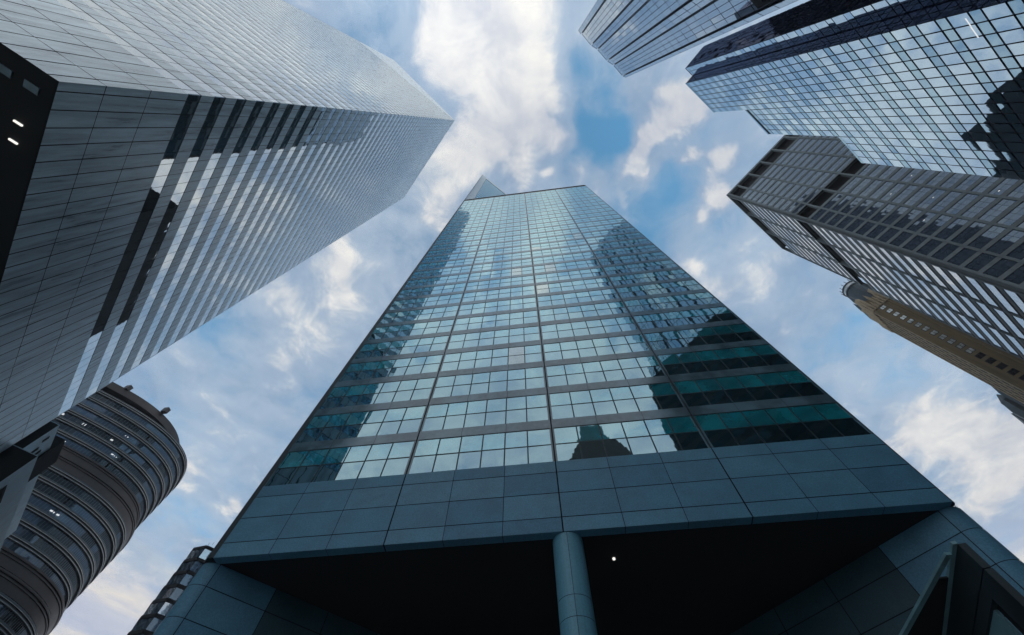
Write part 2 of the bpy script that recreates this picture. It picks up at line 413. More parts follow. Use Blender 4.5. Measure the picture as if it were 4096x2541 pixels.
        g2.quad(p, -.01, 30, -EYE, lv[0], -.06, 'black')
        for j in range(len(hl)-1): g2.quad(p, 0, 30, hl[j+1]+.015, hl[j]-.015, 0, 'panel')
        p.build('corner_pier', T)
    col = MB(); r = .041*Y; n = 36; cc = Vector((.0165*Y, Y+r+.02))
    cl = [-EYE, 1.0, 2.53, 4.06, 5.6, 7.13, 8.66, 9.3, .582*Y, .630*Y, lv[0]]
    for j in range(len(cl)-1):
        for q in range(n):
            t0, t1 = -math.pi/2+q/n*2*math.pi, -math.pi/2+(q+1)/n*2*math.pi
            if q in (0, n//2): t0 += .012
            if q in (n-1, n//2-1): t1 -= .012
            a = cc+r*Vector((math.cos(t0), math.sin(t0))); b = cc+r*Vector((math.cos(t1), math.sin(t1)))
            col.face([(a.x, a.y, cl[j]+EYE+.012), (b.x, b.y, cl[j]+EYE+.012), (b.x, b.y, cl[j+1]+EYE-.012), (a.x, a.y, cl[j+1]+EYE-.012)], 'columnclad', Vector((a.x-cc.x, a.y-cc.y, 0)))
    co_ = col.build('column', T)
    core = MB(); core.prism([cc+(r-.04)*Vector((math.cos(q*math.pi/12), math.sin(q*math.pi/12))) for q in range(24)], -EYE, lv[0], 'black')
    o = core.build('column_core', T); o.parent = co_; o.matrix_parent_inverse = Matrix.Identity(4)
centre_tower()

# ------------------------------------------------------------------ left silver tower
def silver_tower():
    A0, B0, HB, HT = -28.1, -18.2, 34.65, 249.0
    T = thing('office_tower', 'silver aluminium office tower with ribbon windows and slanted top, raised on stilts', 'office tower', W(A0-25, B0-25))
    T['label'] = 'tall silver aluminium office tower with ribbon windows, dark underside and slanted roof, at left'
    fa = frAB(A0, B0, -1, 0, 0, 1); fb = frAB(A0, B0, 0, -1, 1, 0)
    widths = {'a': 57.9, 'b': 51.4}
    rows = [HB, 38.6, 43.2, 48.0]
    bands = []
    cl = MB()
    ws = Windows(T, 'window_band')
    for key, f in (('a', fa), ('b', fb)):
        Lw = widths[key]
        f.quad(cl, 0, Lw, HB, HT, -.09, 'black')
        us = [0.0, .78]
        while us[-1]+1.57 < Lw-.4: us.append(us[-1]+1.57)
        us.append(Lw)
        for i in range(len(us)-1):
            x0, x1 = us[i]+(.05 if i else .0), us[i+1]-.05
            for j in range(3): f.quad(cl, x0, x1, rows[j]+.035, rows[j+1]-.035, 0, 'alu', .004)
        for k in range(49):
            h0 = 48.0+4.08*k; h1 = h0+1.92; h2 = h0+4.08
            mb = MB()
            for i in range(len(us)-1):
                x0, x1 = us[i]+(.03 if i else .0), us[i+1]-.03
                f.quad(mb, x0, x1, h0+.03, h1-.03, -.03, 'citiglass', .0016)
                f.quad(cl, x0, x1, h1+.05, h2-.015, 0, 'alu', .0035)
            ws.add(mb, [f.p(0, h0), f.p(Lw, h0), f.p(Lw, h1), f.p(0, h1)])
    cl.build('cladding', T)
    ws.done()
    # sloped crown: gable on the long face, roof and back walls
    g = MB(); La = widths['a']; Lb = widths['b']
    n = 22
    for i in range(n):
        x0, x1 = La*i/n+.02, La*(i+1)/n-.02
        g.face([fa.p(x0, HT-1.0), fa.p(x1, HT-1.0), fa.p(x1, HT+64*(x1/La)), fa.p(x0, HT+64*(x0/La))], 'alu', fa.n3)
    fb.quad(g, 0, Lb, HT-1, HT+.3, .012, 'alu')
    c = [W(A0, B0), W(A0-La, B0), W(A0-La, B0-Lb), W(A0, B0-Lb)]
    v = lambda p, h: Vector((p.x, p.y, h+EYE))
    g.face([v(c[0], HT+.2), v(c[1], HT+64), v(c[2], HT+64), v(c[3], HT+.2)], 'alu', Vector((0, 0, 1)))
    g.build('slanted_roof', T)
    b = MB()
    b.face([v(c[1], HB), v(c[2], HB), v(c[2], HT+64), v(c[1], HT+64)], 'alu'); b.face([v(c[2], HB), v(c[3], HB), v(c[3], HT), v(c[2], HT+64)], 'alu')
    b.build('rear_wall', T)
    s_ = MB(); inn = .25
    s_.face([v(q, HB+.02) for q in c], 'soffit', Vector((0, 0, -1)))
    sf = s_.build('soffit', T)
    for x, y, L in ((-37.3, -4.79, .7), (-38.45, -3.65, .7)):
        m = MB(); d = W(-1, 0).normalized()*L*.42; e = W(0, 1).normalized()*.07; p = Vector((x, y))
        m.prism([p-d-e, p+d-e, p+d+e, p-d+e], HB-.12, HB, 'lamp')
        o = m.build('ceiling_light', T); o.parent = sf; o.matrix_parent_inverse = Matrix.Identity(4)
    for x, y in ((-36.2, -8.16), (-34.88, -6.88)):
        m = MB(); d = W(-1, 0).normalized()*.5; e = W(0, 1).normalized()*.3; p = Vector((x, y))
        m.prism([p-d-e, p+d-e, p+d+e, p-d+e], HB-.1, HB, 'jamb')
        o = m.build('ceiling_vent', T); o.parent = sf; o.matrix_parent_inverse = Matrix.Identity(4)
    for a, bb in ((A0-La/2, B0-4), (A0-4, B0-Lb/2), (A0-La/2, B0-Lb+4), (A0-La+4, B0-Lb/2), (A0-La/2, B0-Lb/2)):
        m = MB(); h = 3.6 if (a, bb) != (A0-La/2, B0-Lb/2) else 9
        m.prism([W(a-h, bb-h), W(a+h, bb-h), W(a+h, bb+h), W(a-h, bb+h)], -EYE, HB, 'alu'); m.build('stilt', T)
silver_tower()

# ------------------------------------------------------------------ oval tower, lower left
def oval_tower():
    a0, b0, N = -67.5, -194.0, 120
    T = thing('oval_tower', 'dark oval stepped tower wrapped in curved stone bands and window strips', 'office tower', W(a0, b0))
    def ring(p, q, n=2.6):
        out = []
        for i in range(N):
            t = i/N*2*math.pi; c, s = math.cos(t), math.sin(t)
            out.append(W(a0+p*math.copysign(abs(c)**(2/n), c), b0+q*math.copysign(abs(s)**(2/n), s)))
        return out
    cache = {}
    def R(off, tier):
        k = (round(off, 3), tier)
        if k not in cache: cache[k] = ring({0: 32.5, 1: 39.8, 2: 41.2, 3: 42.4}[tier]+off, {0: 25.5, 1: 25.0, 2: 26.2, 3: 27.2}[tier]+off)
        return cache[k]
    def band(mb, r0, h0, r1, h1, mat, i0=0, i1=None):
        for i in range(N if i1 is None else i1):
            j = (i+1) % N
            pts = [(r0[i].x, r0[i].y, h0+EYE), (r0[j].x, r0[j].y, h0+EYE), (r1[j].x, r1[j].y, h1+EYE), (r1[i].x, r1[i].y, h1+EYE)]
            mid = (r0[i]+r0[j])/2-W(a0, b0)
            mb.face(pts, mat, Vector((mid.x, mid.y, (.0 if abs(h1-h0) > .01 else -50))))
    cl = MB(); ws = Windows(T, 'window_band')
    pitch = 3.93
    h = 129.0
    while h > 0:
        tier = 1 if h > 105 else 2 if h > 74 else 3
        brown = (101.0 < h < 106.0) or (68.5 < h < 74.5)
        st = 'ovaldark' if brown else 'ovalstone'
        g0, s0 = h, h+2.3            # glass from h to h+2.05, stone above to h+pitch
        mb = MB(); r = R(-.25, tier)
        if brown:
            band(cl, R(.1, tier), g0, R(.1, tier), s0, st)
        else:
            run = None; left = 0
            for i in range(N):
                j = (i+1) % N
                if left <= 0: run = random.choice(('ovalglass', 'ovalopen')); left = random.randint(2, 9)
                left -= 1
                a, b = r[i], r[j]; d = (b-a).normalized(); nv = Vector((d.y, -d.x))
                if nv.dot((a+b)/2-W(a0, b0)) < 0: nv = -nv
                f = Fr(a, d, nv); L = (b-a).length
                for q in range(2):
                    f.quad(mb, L*q/2+.06, L*(q+1)/2-.06, g0, s0, 0, run, .004)
                    f.box(mb, L*q/2-.06, L*q/2+.06, g0, s0, -.05, .07, 'ovalstone')
            ca = Vector(W(a0, b0+24)); ws.add(mb, [Vector((ca.x-20, ca.y, h)), Vector((ca.x+20, ca.y, h)), Vector((ca.x+20, ca.y, h+2)), Vector((ca.x-20, ca.y, h+2))])
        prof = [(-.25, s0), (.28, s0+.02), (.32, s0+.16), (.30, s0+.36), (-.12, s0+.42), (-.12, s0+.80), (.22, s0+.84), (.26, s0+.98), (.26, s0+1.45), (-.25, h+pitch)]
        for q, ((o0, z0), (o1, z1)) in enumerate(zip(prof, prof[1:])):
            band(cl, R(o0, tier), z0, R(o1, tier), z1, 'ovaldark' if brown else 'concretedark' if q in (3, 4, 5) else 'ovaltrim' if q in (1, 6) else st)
        h -= pitch
    cl.build('cladding', T)
    ws.done()
    cap = MB()
    band(cap, R(-3, 0), 131.5, R(-3, 0), 134.2, 'concretedark')
    band(cap, R(-3, 0), 134.2, R(.6, 0), 134.3, 'ovaldark')
    band(cap, R(.6, 0), 134.3, R(.6, 0), 137.4, 'ovaldark'); band(cap, R(.6, 0), 137.4, R(-1, 0), 137.6, 'ovaldark')
    for hh, tr in ((132.9, 1),):
        cap.face([Vector((p.x, p.y, hh+EYE)) for p in R(.2, tr)], 'ovaldark', Vector((0, 0, 1)))
    cap.face([Vector((p.x, p.y, 137.6+EYE)) for p in R(-1, 0)], 'ovaldark', Vector((0, 0, 1)))
    cp = cap.build('roof_crown', T)
    for a, b in ((-62.5, -168.3), (-47.0, -169.6)):
        m = MB(); p = W(a, b); m.prism([p+Vector(q) for q in ((-1, -.8), (1, -.8), (1, .8), (-1, .8))], 137.0, 139.3, 'ovaldark')
        o = m.build('roof_vent', T); o.parent = cp; o.matrix_parent_inverse = Matrix.Identity(4)
    # a few rooms with their lights on
    f = frAB(a0, b0+25.16, 1, 0, 0, 1)
    rows = [(117.25, (-2, 6, 16)), (109.4, (4, 6, 7.5)), (101.5, ()), (97.6, (3, 5, 7, 9)), (113.3, (20,)), (89.8, (22,)), (78.0, (9,)), (121.2, (18,))]
    for hb, us in rows:
        for u in us:
            m = MB(); off = 1.2 if hb < 105 else 0
            m2 = random.uniform(.25, .8)
            for k in range(random.choice((1, 2, 3))):
                x = u+k*.9+random.uniform(-.2, .2)
                dq = 25*(1-(max(0, 1-(abs(x)/39.8)**2.6))**(1/2.6))
                f.box(m, x, x+random.choice((.2, .3, .8)), hb+.5, hb+.5+m2, off-dq-.1, off-dq-.04, 'lampdim')
            m.build('ceiling_light', T)
oval_tower()

# ------------------------------------------------------------------ stepped low building under the silver tower
def stepped_building():
    T = thing('stepped_building', 'low stepped pale blue building with dark slit windows at the foot of the silver tower', 'building', W(-35, -80))
    m = MB(); m.prism([W(-50, -72), W(-27.9, -72), W(-27.9, -100), W(-50, -100)], 43, 48.7, 'lightwall'); up = m.build('upper_storey', T)
    m = MB(); m.prism([W(-50, -71.9), W(-25.9, -71.9), W(-25.9, -100), W(-50, -100)], -EYE, 43.6, 'lightwall'); m.build('wall', T)
    m = MB(); m.prism([W(-44, -77.6), W(-27.6, -77.6), W(-27.6, -83.2), W(-44, -83.2)], 43.7, 50.8, 'concretedark'); m.build('penthouse', T)
    f = frAB(-27.9, -72, 0, -1, 1, 0); f2 = frAB(-25.9, -71.9, 0, -1, 1, 0); fs = frAB(-25.9, -71.9, -1, 0, 0, 1); fu = frAB(-27.9, -72, -1, 0, 0, 1)
    s = MB(); fs.quad(s, .02, 20, -EYE, 43.5, .012, 'soffit'); fu.quad(s, .02, 20, 43.7, 48.6, .012, 'soffit'); s.build('wall_shade', T)  # dark sheets over the pale walls, shade of this side put into colour
    for fr, u0, u1, h0, h1 in ((f, 1.4, 1.9, 46.6, 47.6), (f, 2.6, 3.2, 44.2, 46.4), (f, 3.9, 4.5, 43.8, 47.0), (f2, 2.2, 6.2, 37.3, 40.2), (f2, 9.5, 12.5, 36, 39), (f2, 6.0, 14, 28, 33.5)):
        m = MB(); fr.box(m, u0, u1, h0, h1, .01, .05, 'concretedark')
        for q in range(3): fr.box(m, u0, u1, h0+(h1-h0)*(q+.9)/3.2-.04, h0+(h1-h0)*(q+.9)/3.2, .05, .09, 'frame')
        m.build('window', T)
stepped_building()

# ------------------------------------------------------------------ glazed building seen past the left edge of the centre tower
def glazed_building():
    T = thing('glazed_building', 'low glazed building with dark floor bands behind the left edge of the teal tower', 'building', W(0, -150))
    pts = [W(-4.8, -150), W(-2.2, -146.6), W(30, -146.6), W(30, -185), W(-4.8, -185)]
    m = MB(); m.prism(pts, -EYE, 85.6, 'black'); m.build('wall', T)
    cen = W(12, -165)
    bands = MB()
    top = 85.6
    for k in range(22):
        h1 = top-.9-3.85*k; h0 = h1-2.85
        if h0 < 0: break
        mb = MB()
        for i, per in ((4, 1.9), (0, 2.1), (1, 2.0)):
            a, b = pts[i], pts[(i+1) % 5]; d = b-a; L = d.length; nv = Vector((d.y, -d.x)).normalized()
            if nv.dot((a+b)/2-cen) < 0: nv = -nv
            f = Fr(a, d, nv); n = max(1, round(L/per))
            for q in range(n): f.quad(mb, L*q/n+.05, L*(q+1)/n-.05, h0, h1, .06, 'greyglass' if (q+k) % 4 else 'whiteglass', .006)
            f.box(bands, .02, L-.02, h1+.04, h1+.92, .03, .25, 'black')
        mb.build('window_band', T)
    bands.build('floor_band', T)
    m = MB()
    for q in range(6): m.prism([pts[1]+Vector((q*1.4+.1, 0)), pts[1]+Vector((q*1.4+.16, 0)), pts[1]+Vector((q*1.4+.16, .06)), pts[1]+Vector((q*1.4+.1, .06))], top, top+1.1, 'steel')
    m.build('roof_railing', T)
glazed_building()

# ------------------------------------------------------------------ dark blue gridded tower, upper right
def blue_tower():
    T = thing('grid_tower', 'stepped blue glass tower with a fine dark grid over its mirrored face', 'office tower', W(45, 50))
    b, a = 37.3, 30.1
    f = frAB(a, b, 1, 0, 0, -1)
    vols = [(0, 11.8, 134.0), (11.8, 20.6, 115.9), (20.6, 28.5, 90.5)]
    bk = MB()
    bk.prism([W(a+.1, b+.12), W(a+11.8, b+.12), W(a+11.8, b+9), W(a+.1, b+9)], -EYE, 134, 'navy')
    bk.prism([W(a+11.8, b+.12), W(a+20.6, b+.12), W(a+20.6, b+9), W(a+11.8, b+9)], -EYE, 115.9, 'navy')
    bk.prism([W(a+20.6, b+.12), W(a+28.5, b+.12), W(a+28.5, b+9), W(a+20.6, b+9)], -EYE, 90.5, 'navy')
    bk.prism([W(a-2.7, b+2.5), W(a-.02, b+2.5), W(a-.02, b+9), W(a-2.7, b+9)], -EYE, 134.2, 'navy')
    bk.build('curtain_wall', T)
    ws = Windows(T)
    pit, cw = 3.8, 1.77
    for (ua, ub, H) in vols:
        n = round((ub-ua)/cw); cws = (ub-ua)/n
        k = -22
        while True:
            h0 = 83.9+pit*k; k += 1
            if h0 < 4: continue
            if h0+2.2 > H: break
            for i in range(n):
                u0, u1 = ua+cws*i+.09, ua+cws*(i+1)-.09
                mb = MB(); f.quad(mb, u0, u1, h0+.12, h0+2.3, 0, 'blueglass', .006)
                if h0+3.7 < H: f.quad(mb, u0, u1, h0+2.54, h0+3.68, 0, 'blueglass2', .006)
                ws.add(mb, [f.p(u0, h0), f.p(u1, h0), f.p(u1, h0+3.7), f.p(u0, h0+3.7)])
    for (ua, ub, H) in vols:
        cop = MB(); f.box(cop, ua, ub, H-.6, H+.05, -.1, .02, 'blueglass2'); cop.build('coping', T)
    # return face and its projecting bay, dark reflections put into the glass colour
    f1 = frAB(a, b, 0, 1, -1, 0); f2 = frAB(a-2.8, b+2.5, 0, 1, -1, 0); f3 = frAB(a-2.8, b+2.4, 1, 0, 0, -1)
    dk = Windows(T, 'return_window')
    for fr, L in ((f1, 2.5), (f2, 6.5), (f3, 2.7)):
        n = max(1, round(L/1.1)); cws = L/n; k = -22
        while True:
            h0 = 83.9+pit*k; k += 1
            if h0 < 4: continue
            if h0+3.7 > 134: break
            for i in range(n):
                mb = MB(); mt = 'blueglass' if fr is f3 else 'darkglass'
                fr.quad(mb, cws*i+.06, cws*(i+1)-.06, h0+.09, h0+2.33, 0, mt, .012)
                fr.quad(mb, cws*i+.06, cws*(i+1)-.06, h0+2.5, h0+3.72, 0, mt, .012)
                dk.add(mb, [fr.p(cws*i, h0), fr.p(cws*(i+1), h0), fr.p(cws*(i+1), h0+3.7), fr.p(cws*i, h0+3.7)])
    ws.done(); dk.done()
    for u0, h0, du, dh in ((.75, 54.0, 1.15, .02), (1.95, 54.05, 1.6, .08)):
        m = MB(); f.box(m, u0, u0+du, h0, h0+.16, .004, .012, 'lampdim'); m.build('ceiling_light', T)
blue_tower()

# ------------------------------------------------------------------ pleated silver-blue tower, top
def pleated_tower():
    B, H = 52.0, 246.0
    T = thing('pleated_tower', 'silver blue glass tower with pleated front and narrow dark vertical strips', 'office tower', W(13, B+10))
    f = frAB(0, B, 1, 0, 0, -1)
    xs = [-2.9, -.9, -.3, 6.2-.3, 6.2+.3, 9.6, 10.2, 16.7, 17.4, 20.4, 21.1, 27.4, 28.1, 29.65]
    segs = []                                   # (u0,n0,u1,n1,kind)
    pl = [(-2.9, .0, -.9, .35, 'g', 1), (-.9, -.5, -.3, -.5, 'd', 1), (-.3, .1, 6.0, .75, 'g', 4), (6.0, -.5, 6.6, -.5, 'd', 1), (6.6, .75, 9.6, .2, 'g', 2), (9.6, -.5, 10.2, -.5, 'd', 1),
          (10.2, .2, 16.7, .75, 'g', 4), (16.7, -.5, 17.4, -.5, 'd', 1), (17.4, .75, 20.5, .2, 'g', 2), (20.5, -.5, 21.1, -.5, 'd', 1), (21.1, .2, 27.4, .75, 'g', 4), (27.4, -.5, 28.1, -.5, 'd', 1), (28.1, .7, 29.65, .1, 'g', 1)]
    bk = MB(); bk.prism([W(-2.7, B+.65), W(29.6, B+.65), W(29.6, B+22), W(-2.7, B+22)], -EYE, H-.5, 'silverrib'); bk.build('wall', T)
    ws = Windows(T); rib = MB()
    pit = 6.55
    for (u0, n0, u1, n1, kd, nc) in pl:
        a = f.o+f.u*u0+f.nn*n0; c = f.o+f.u*u1+f.nn*n1; d = c-a
        fr = Fr(a, d, Vector((d.y, -d.x)) if Vector((d.y, -d.x)).dot(f.nn) > 0 else Vector((-d.y, d.x))); L = d.length
        k = 0
        while H-.3-pit*(k+1) > 60:
            h1 = H-.3-pit*k; h0 = h1-pit+.26
            if kd == 'g':
                for i in range(nc):
                    mb = MB(); fr.quad(mb, L*i/nc+.07, L*(i+1)/nc-.07, h0, h1, 0, 'silverglass', .012)
                    ws.add(mb, [fr.p(L*i/nc, h0), fr.p(L*(i+1)/nc, h0), fr.p(L*(i+1)/nc, h1), fr.p(L*i/nc, h1)])
            else:
                fr.quad(rib, .03, L-.03, h0+.8, h1-.5, 0, 'silverrib', .01)
            k += 1
        fr.box(rib, 0, L, H-.25, H+.15, -.3, .05, 'silverrib')
        for e_ in (0, L): fr.box(rib, e_-.03, e_+.03, 60, H, -.5, .0, 'navy')
    rib.build('vertical_rib', T); ws.done()
pleated_tower()

# ------------------------------------------------------------------ grey concrete tower, right
def concrete_tower():
    a, b, H = 90.0, 35.2, 193.0
    T = thing('concrete_tower', 'grey concrete framed tower with deep window bays and open dark plant floors', 'office tower', W(a+17, b+25))
    g1 = frAB(a, b, 0, 1, -1, 0); g2 = frAB(a, b, 1, 0, 0, -1)
    L1, L2 = 62.0, 39.0
    body = MB()
    body.prism([W(a+2.2, b+2.2), W(a+L2-.1, b+2.2), W(a+L2-.1, b+L1), W(a+2.2, b+L1)], -EYE, H-1, 'concretedark'); [body.prism([W(a+.1, b+.1), W(a+L2-.2, b+.1), W(a+L2-.2, b+L1), W(a+.1, b+L1)], z0, z1, 'concretedark') for z0, z1 in ((H-1.2, H-.2), (181.7, 182.5), (136.4, 137.2))]; body.build('core_wall', T)
    pit = 3.89
    floors = []
    h = 182.3
    while h > 146: floors.append(h-pit); h -= pit
    h2 = 137.2
    while h2 > 4: floors.append(h2-pit); h2 -= pit
    fm = MB()
    for f, L, bays, pw in ((g1, L1, [0, 5.5]+[5.5+6.15*i for i in range(1, 10)], .55), (g2, L2, [0, 12.8, 25.9, 39.0], .3)):
        # continuous piers
        for q, u in enumerate(bays):
            w_ = .62 if q == 0 else pw/2
            f.box(fm, max(0, u-w_), min(L, u+w_), -EYE, H, -1.2, (.012*q), 'concrete')
        f.box(fm, 0, L, H-1.3, H+.02, -1.2, .03, 'concrete')
        f.box(fm, 0, L, 181.6, 182.6, -1.1, -.06, 'concrete'); f.box(fm, 0, L, 136.3, 137.3, -1.1, -.06, 'concrete'); f.box(fm, 0, L, h, h+.9, -1.1, -.06, 'concrete')
        for fl in floors: f.box(fm, .02, L-.02, fl+2.75, fl+pit-.14, -1.1, -.05 if f is g1 else -.16, 'concrete')
    fm.build('concrete_frame', T)
    ws = Windows(T)
    for f, L, bays in ((g1, L1, [0, 5.5]+[5.5+6.15*i for i in range(1, 10)]), (g2, L2, [0, 12.8, 25.9, 39.0])):
        for fl in floors:
            for q in range(len(bays)-1):
                u0, u1 = bays[q]+.3, bays[q+1]-.3
                mb = MB()
                if f is g1:
                    n = 4; rr = random.random()
                    for i in range(n):
                        x0, x1 = u0+(u1-u0)*i/n+.03, u0+(u1-u0)*(i+1)/n-.03
                        f.quad(mb, x0, x1, fl+.0, fl+1.5, -.2, 'greyglass', .006); f.quad(mb, x0, x1, fl+1.58, fl+2.75, -.2, 'greyglass', .006)
                    f.box(mb, u0, u1, fl-.14, fl+.0, -.5, -.1, 'black')
                else:
                    n = 7
                    for i in range(n):
                        x0, x1 = u0+(u1-u0)*i/n+.02, u0+(u1-u0)*(i+1)/n-.02
                        f.quad(mb, x0, x1, fl+.2, fl+2.75, -.26, 'whiteglass', .003)  # brighter glass copy on this face, sky reflection put into its colour
                    f.box(mb, u0, u1, fl-.12, fl+.25, -.5, -.1, 'black')
                ws.add(mb, [f.p(u0, fl), f.p(u1, fl), f.p(u1, fl+2.6), f.p(u0, fl+2.6)])
    ws.done()
    for k, (u, h) in enumerate(((14, 118), (20, 119), (15, 107), (26, 112), (9, 103), (19, 96.5))):
        m = MB(); hh = max((q for q in floors if q < h), default=floors[0])+1.2
        g1.box(m, u, u+.28, hh, hh+.14, -.19, -.17, 'lamp'); m.build('ceiling_light', T)
concrete_tower()

# ------------------------------------------------------------------ tan tower with crown
def tan_tower():
    a, b = 169.0, 38.1
    T = thing('brick_tower', 'slender tan brick tower with a spiky stone crown and dark round lantern', 'tower', W(a+9, b+9))
    body = MB(); body.prism([W(a, b), W(a+16, b), W(a+16, b+19), W(a, b+19)], -EYE, 172, 'tan')
    body.prism([W(a+1, b+1.2), W(a+14, b+1.2), W(a+14, b+17), W(a+1, b+17)], 172, 179.5, 'tan')
    f1 = frAB(a, b, 0, 1, -1, 0); f2 = frAB(a, b, 1, 0, 0, -1)
    for i in range(9):
        u = .3+i*2.15
        if abs(u-3) < .9: continue
        f1.box(body, u, u+.5, -EYE, 173.5, -.2, .4, 'tan')
    for i in range(6): f2.box(body, .2+i*3.0, .6+i*3.0, -EYE, 173.0+(i % 2), -.2, .3, 'tanlight')
    body.build('wall', T)
    ws = Windows(T)
    for k in range(40):
        h = 168.5-3.5*k
        if h < 4: break
        mb = MB()
        f1.quad(mb, 2.4, 4.5, h, h+2.2, .03, 'black'); 
        for q in range(2):
            f1.quad(mb, 2.6+q*.95, 3.4+q*.95, h+.2, h+2.0, .06, 'palewin' if k < 12 else 'tanwin', .004)  # pale upper panes stand in for light, dark lower ones for shade
        ws.add(mb, [f1.p(2.4, h), f1.p(4.5, h), f1.p(4.5, h+2.2), f1.p(2.4, h+2.2)])
        for q in range(5):
            mb = MB(); u = 1.2+q*3.0; f2.quad(mb, u-.1, u+1.7, h, h+2.3, .05, 'tanwin', .004)
            ws.add(mb, [f2.p(u, h), f2.p(u+1.4, h), f2.p(u+1.4, h+2), f2.p(u, h+2)])
    ws.done()
    cr = MB()
    for i in range(16):
        for (f, L) in ((f1, 19.0), (f2, 16.0)):
            u = L*(i+.5)/16; hh = 172.5+3.5*(i % 2)+random.uniform(0, 4)
            p = f.o+f.u*u+f.nn*.1; r = .38
            sq = [p+Vector(q)*r for q in ((-1, -1), (1, -1), (1, 1), (-1, 1))]
            cr.prism(sq, 171, hh, 'tanlight')
            ap = Vector((p.x, p.y, hh+3.2+EYE))
            for j in range(4):
                s0, s1 = sq[j], sq[(j+1) % 4]; cr.face([(s0.x, s0.y, hh+EYE), (s1.x, s1.y, hh+EYE), ap], 'tanlight')
    for aa, bb in ((a+1, b+1), (a+14, b+1), (a+1, b+16), (a+7, b+.6), (a+.6, b+8)):
        p = W(aa, bb); sq = [p+Vector(q)*.9 for q in ((-1, -1), (1, -1), (1, 1), (-1, 1))]; cr.prism(sq, 174, 183, 'tanlight')
        ap = Vector((p.x, p.y, 190+EYE))
        for j in range(4):
            s0, s1 = sq[j], sq[(j+1) % 4]; cr.face([(s0.x, s0.y, 183+EYE), (s1.x, s1.y, 183+EYE), ap], 'verdigris')
    cr.build('stone_crown', T)
    lt = MB(); c = W(a+6.5, b+6.5)
    def oct_(r, n=16): return [c+r*Vector((math.cos(i*2*math.pi/n), math.sin(i*2*math.pi/n))) for i in range(n)]
    lt.prism(oct_(4.3), 179, 194, 'verdigris'); lt.prism(oct_(4.6), 194, 194.8, 'verdigris'); lt.prism(oct_(4.2), 194.8, 197, 'palewin'); lt.prism(oct_(4.5), 197, 197.6, 'verdigris')
    for i in range(16):
        p = oct_(4.5)[i]; lt.prism([p+Vector(q)*.1 for q in ((-1, -1), (1, -1), (1, 1), (-1, 1))], 197.6, 199.3, 'steel')
    lt.build('lantern', T)
tan_tower()

def turret_house():
    T = thing('turreted_building', 'dark roofed building with a bulging turret behind the tan brick tower', 'building', W(205, 43))
    m = MB(); m.prism([W(198, 40), W(214, 40), W(214, 60), W(198, 60)], -EYE, 126, 'verdigris'); m.build('wall', T)
    m = MB(); c = W(203, 39.8)
    prof = [(2.2, 120), (2.9, 125), (3.1, 128.5), (2.4, 132), (2.3, 133), (.2, 137)]
    for (r0, h0), (r1, h1) in zip(prof, prof[1:]):
        for i in range(7):
            t0, t1 = i/7*2*math.pi, (i+1)/7*2*math.pi
            m.face([(c.x+r0*math.cos(t0), c.y+r0*math.sin(t0), h0+EYE), (c.x+r0*math.cos(t1), c.y+r0*math.sin(t1), h0+EYE), (c.x+r1*math.cos(t1), c.y+r1*math.sin(t1), h1+EYE), (c.x+r1*math.cos(t0), c.y+r1*math.sin(t0), h1+EYE)], 'verdigris')
    m.build('turret', T)
    m = MB()
    for a, b, h in ((200, 41.0, 139), (201.5, 40.8, 137.5)):
        p = W(a, b); ap = Vector((p.x, p.y, h+EYE)); sq = [p+Vector(q)*.7 for q in ((-1, -1), (1, -1), (1, 1), (-1, 1))]
        m.prism(sq, 126, h-4, 'verdigris')
        for j in range(4): m.face([(sq[j].x, sq[j].y, h-4+EYE), (sq[(j+1) % 4].x, sq[(j+1) % 4].y, h-4+EYE), ap], 'verdigris')
    m.build('pinnacle', T)
turret_house()
def gable_house():
    T = thing('gabled_building', 'blue grey building with steep pointed gable at the right edge below the turret', 'building', W(224, 40))
    m = MB(); m.prism([W(218, 39.5), W(232, 39.5), W(232, 52), W(218, 52)], -EYE, 128, 'lightwall'); m.build('wall', T)
    m = MB(); ap = Vector((*W(219, 39.3), 139+EYE)); ap2 = Vector((*W(219, 48), 134+EYE))
    q = [Vector((*p, 128.02+EYE)) for p in (W(216.5, 38.5), W(233, 38.5), W(233, 53), W(216.5, 53))]
    m.face([q[0], q[1], ap], 'verdigris'); m.face([q[1], q[2], ap2, ap], 'verdigris'); m.face([q[2], q[3], ap2], 'verdigris'); m.face([q[3], q[0], ap, ap2], 'verdigris')
    m.build('roof', T)
gable_house()

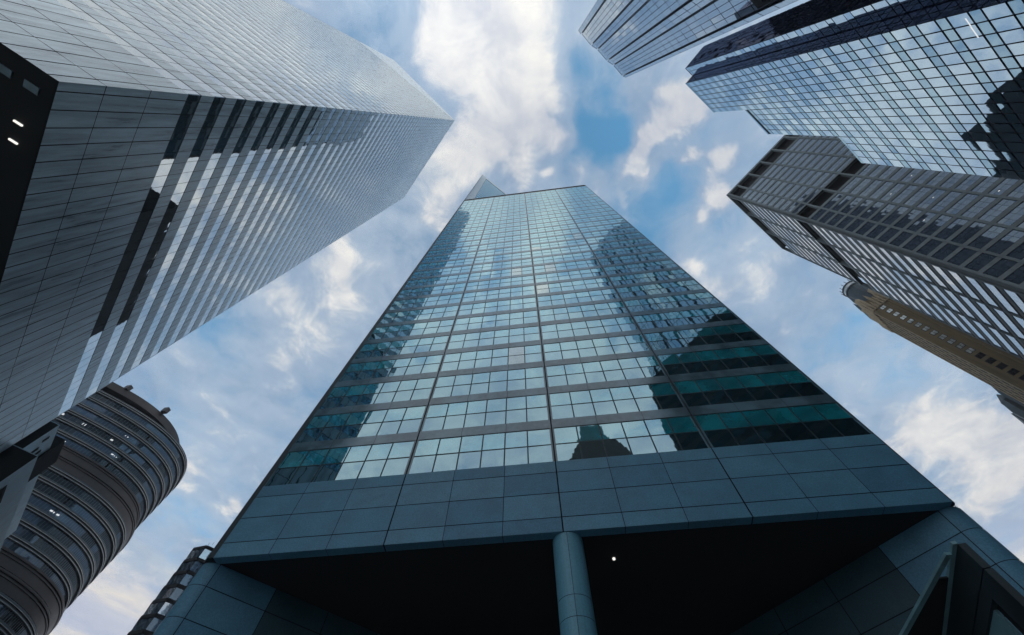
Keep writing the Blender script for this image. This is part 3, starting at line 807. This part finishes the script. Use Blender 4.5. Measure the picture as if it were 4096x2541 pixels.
# ------------------------------------------------------------------ angular steel entrance at lower right
def entrance():
    K = 5.0
    P0 = Vector((1.3176, 1.4469))*K; d2 = Vector((.1176, .5455)).normalized(); d1 = Vector((-.0375, .527)).normalized()
    T = thing('steel_entrance', 'angular dark steel street entrance with two pale edged roof beams meeting in a point', 'entrance canopy', P0)
    def bar(mb, p, d, L, wd, h0, h1, mat, side=1):
        n = Vector((-d.y, d.x))*side; mb.prism([p, p+d*L, p+d*L+n*wd, p+n*wd], h0, h1, mat)
    m = MB(); bar(m, P0, d2, 7.5, .12, 4.53, K-.05, 'steel', -1); bar(m, P0, d2, .47, .12, -EYE, 4.51, 'steel', -1); bar(m, P0+d2*.47, d2, 7.0, .12, 4.33, 4.51, 'steel', -1); m.build('wall_plate', T)
    m = MB(); bar(m, P0+d2*.75-Vector((-d2.y, d2.x))*.03, d2, 6.7, .05, -EYE, 4.31, 'edge', -1); m.build('infill_panel', T)
    m = MB(); bar(m, P0+d2*.47-Vector((-d2.y, d2.x))*.10, d2, .3, .03, -EYE, 4.33, 'black', -1); m.build('dark_reveal', T)
    m = MB(); bar(m, P0-d2*.02, d2, 7.5, .075, K-.05, K, 'edge', 1); m.build('roof_beam', T)
    m = MB(); bar(m, P0+d1*.25, d1, 7.5, .10, K-.06, K-.01, 'edge', 1); m.build('roof_beam', T)
    m = MB(); q = [P0+d1*.9, P0+d1*7.5, P0+d2*7.5, P0+d2*.9]
    m.prism(q, K-.045, K-.015, 'black'); m.build('roof_plate', T)
entrance()

# ------------------------------------------------------------------ towers behind the viewer, seen only in the mirrored glass
def stepped_tower():
    T = thing('stepped_tower', 'dark stepped brick tower reflected as a peaked silhouette in the lowest mirrored windows', 'tower', (19, -85))
    m = MB(); cx = 18.5; cy = -96
    sq = lambda w_: [Vector((cx-w_/2, cy-w_/2)), Vector((cx+w_/2, cy-w_/2)), Vector((cx+w_/2, cy+w_/2)), Vector((cx-w_/2, cy+w_/2))]
    v = lambda L, h: [Vector((p.x, p.y, h+EYE)) for p in L]
    m.prism(sq(34), -EYE, 112, 'brick')
    for k in range(9):
        w0 = 33-k*2.7
        m.hexa(v(sq(w0), 112+k*4.2), v(sq(w0-1.7), 112+(k+1)*4.2), 'brick')
    m.prism(sq(9), 149.8, 155, 'brick')
    m.build('wall', T)
stepped_tower()
def dark_block():
    T = thing('dark_tower', 'dark tower behind the teal tower, mirrored as two black strips in the silver ribbon windows', 'office tower', W(20, -88))
    m = MB(); m.prism([W(.5, -68), W(40, -68), W(40, -109), W(.5, -109)], -EYE, 109.5, 'concretedark'); m.build('wall', T)
dark_block()
def podium_block():
    T = thing('podium_block', 'dark low block at the foot of the pleated tower, mirrored in the teal glass', 'building', W(11, 51.5))
    m = MB(); m.prism([W(-6.5, 50.6), W(26.9, 50.6), W(26.9, 51.4), W(-6.5, 51.4)], -EYE, 112, 'concretedark'); m.build('wall', T)
    ws = Windows(T); f = frAB(-6.5, 50.6, 1, 0, 0, -1)
    for k in range(26):
        mb = MB(); f.quad(mb, .5, 32.5, 4+4.1*k, 6.2+4.1*k, .05, 'sideglass', .01); ws.add(mb, [f.p(0, 4), f.p(1, 4), f.p(1, 5)])
    ws.done()
podium_block()
def hidden_block():
    T = thing('dark_tower', 'dark office block mirrored as a black patch in the blue gridded facade', 'office tower', W(110, -20))
    m = MB()
    for a0_, a1_, hh in ((79, 85, 105), (85, 90, 112), (90, 99, 121), (99, 118, 128), (118, 150, 132)): m.prism([W(a0_, -1.5), W(a1_, -1.5), W(a1_, -40), W(a0_, -40)], -EYE, hh, 'concretedark')
    m.build('wall', T)
hidden_block()

# ------------------------------------------------------------------ air
def haze():
    m, t = new_mat('haze_air')
    v = t.n('ShaderNodeVolumePrincipled'); v.inputs['Color'].default_value = (.93, .95, 1, 1); v.inputs['Density'].default_value = HAZE
    o = t.n('ShaderNodeOutputMaterial'); t.link(v.outputs[0], o.inputs['Volume'])
    MAT['haze_air'] = m
    b = MB(); b.prism([Vector(p) for p in ((-7000, -7000), (7000, -7000), (7000, 7000), (-7000, 7000))], -EYE-1, 340, 'haze_air')
    h = b.build('haze'); h['kind'] = 'stuff'
HAZE = .0003
haze()
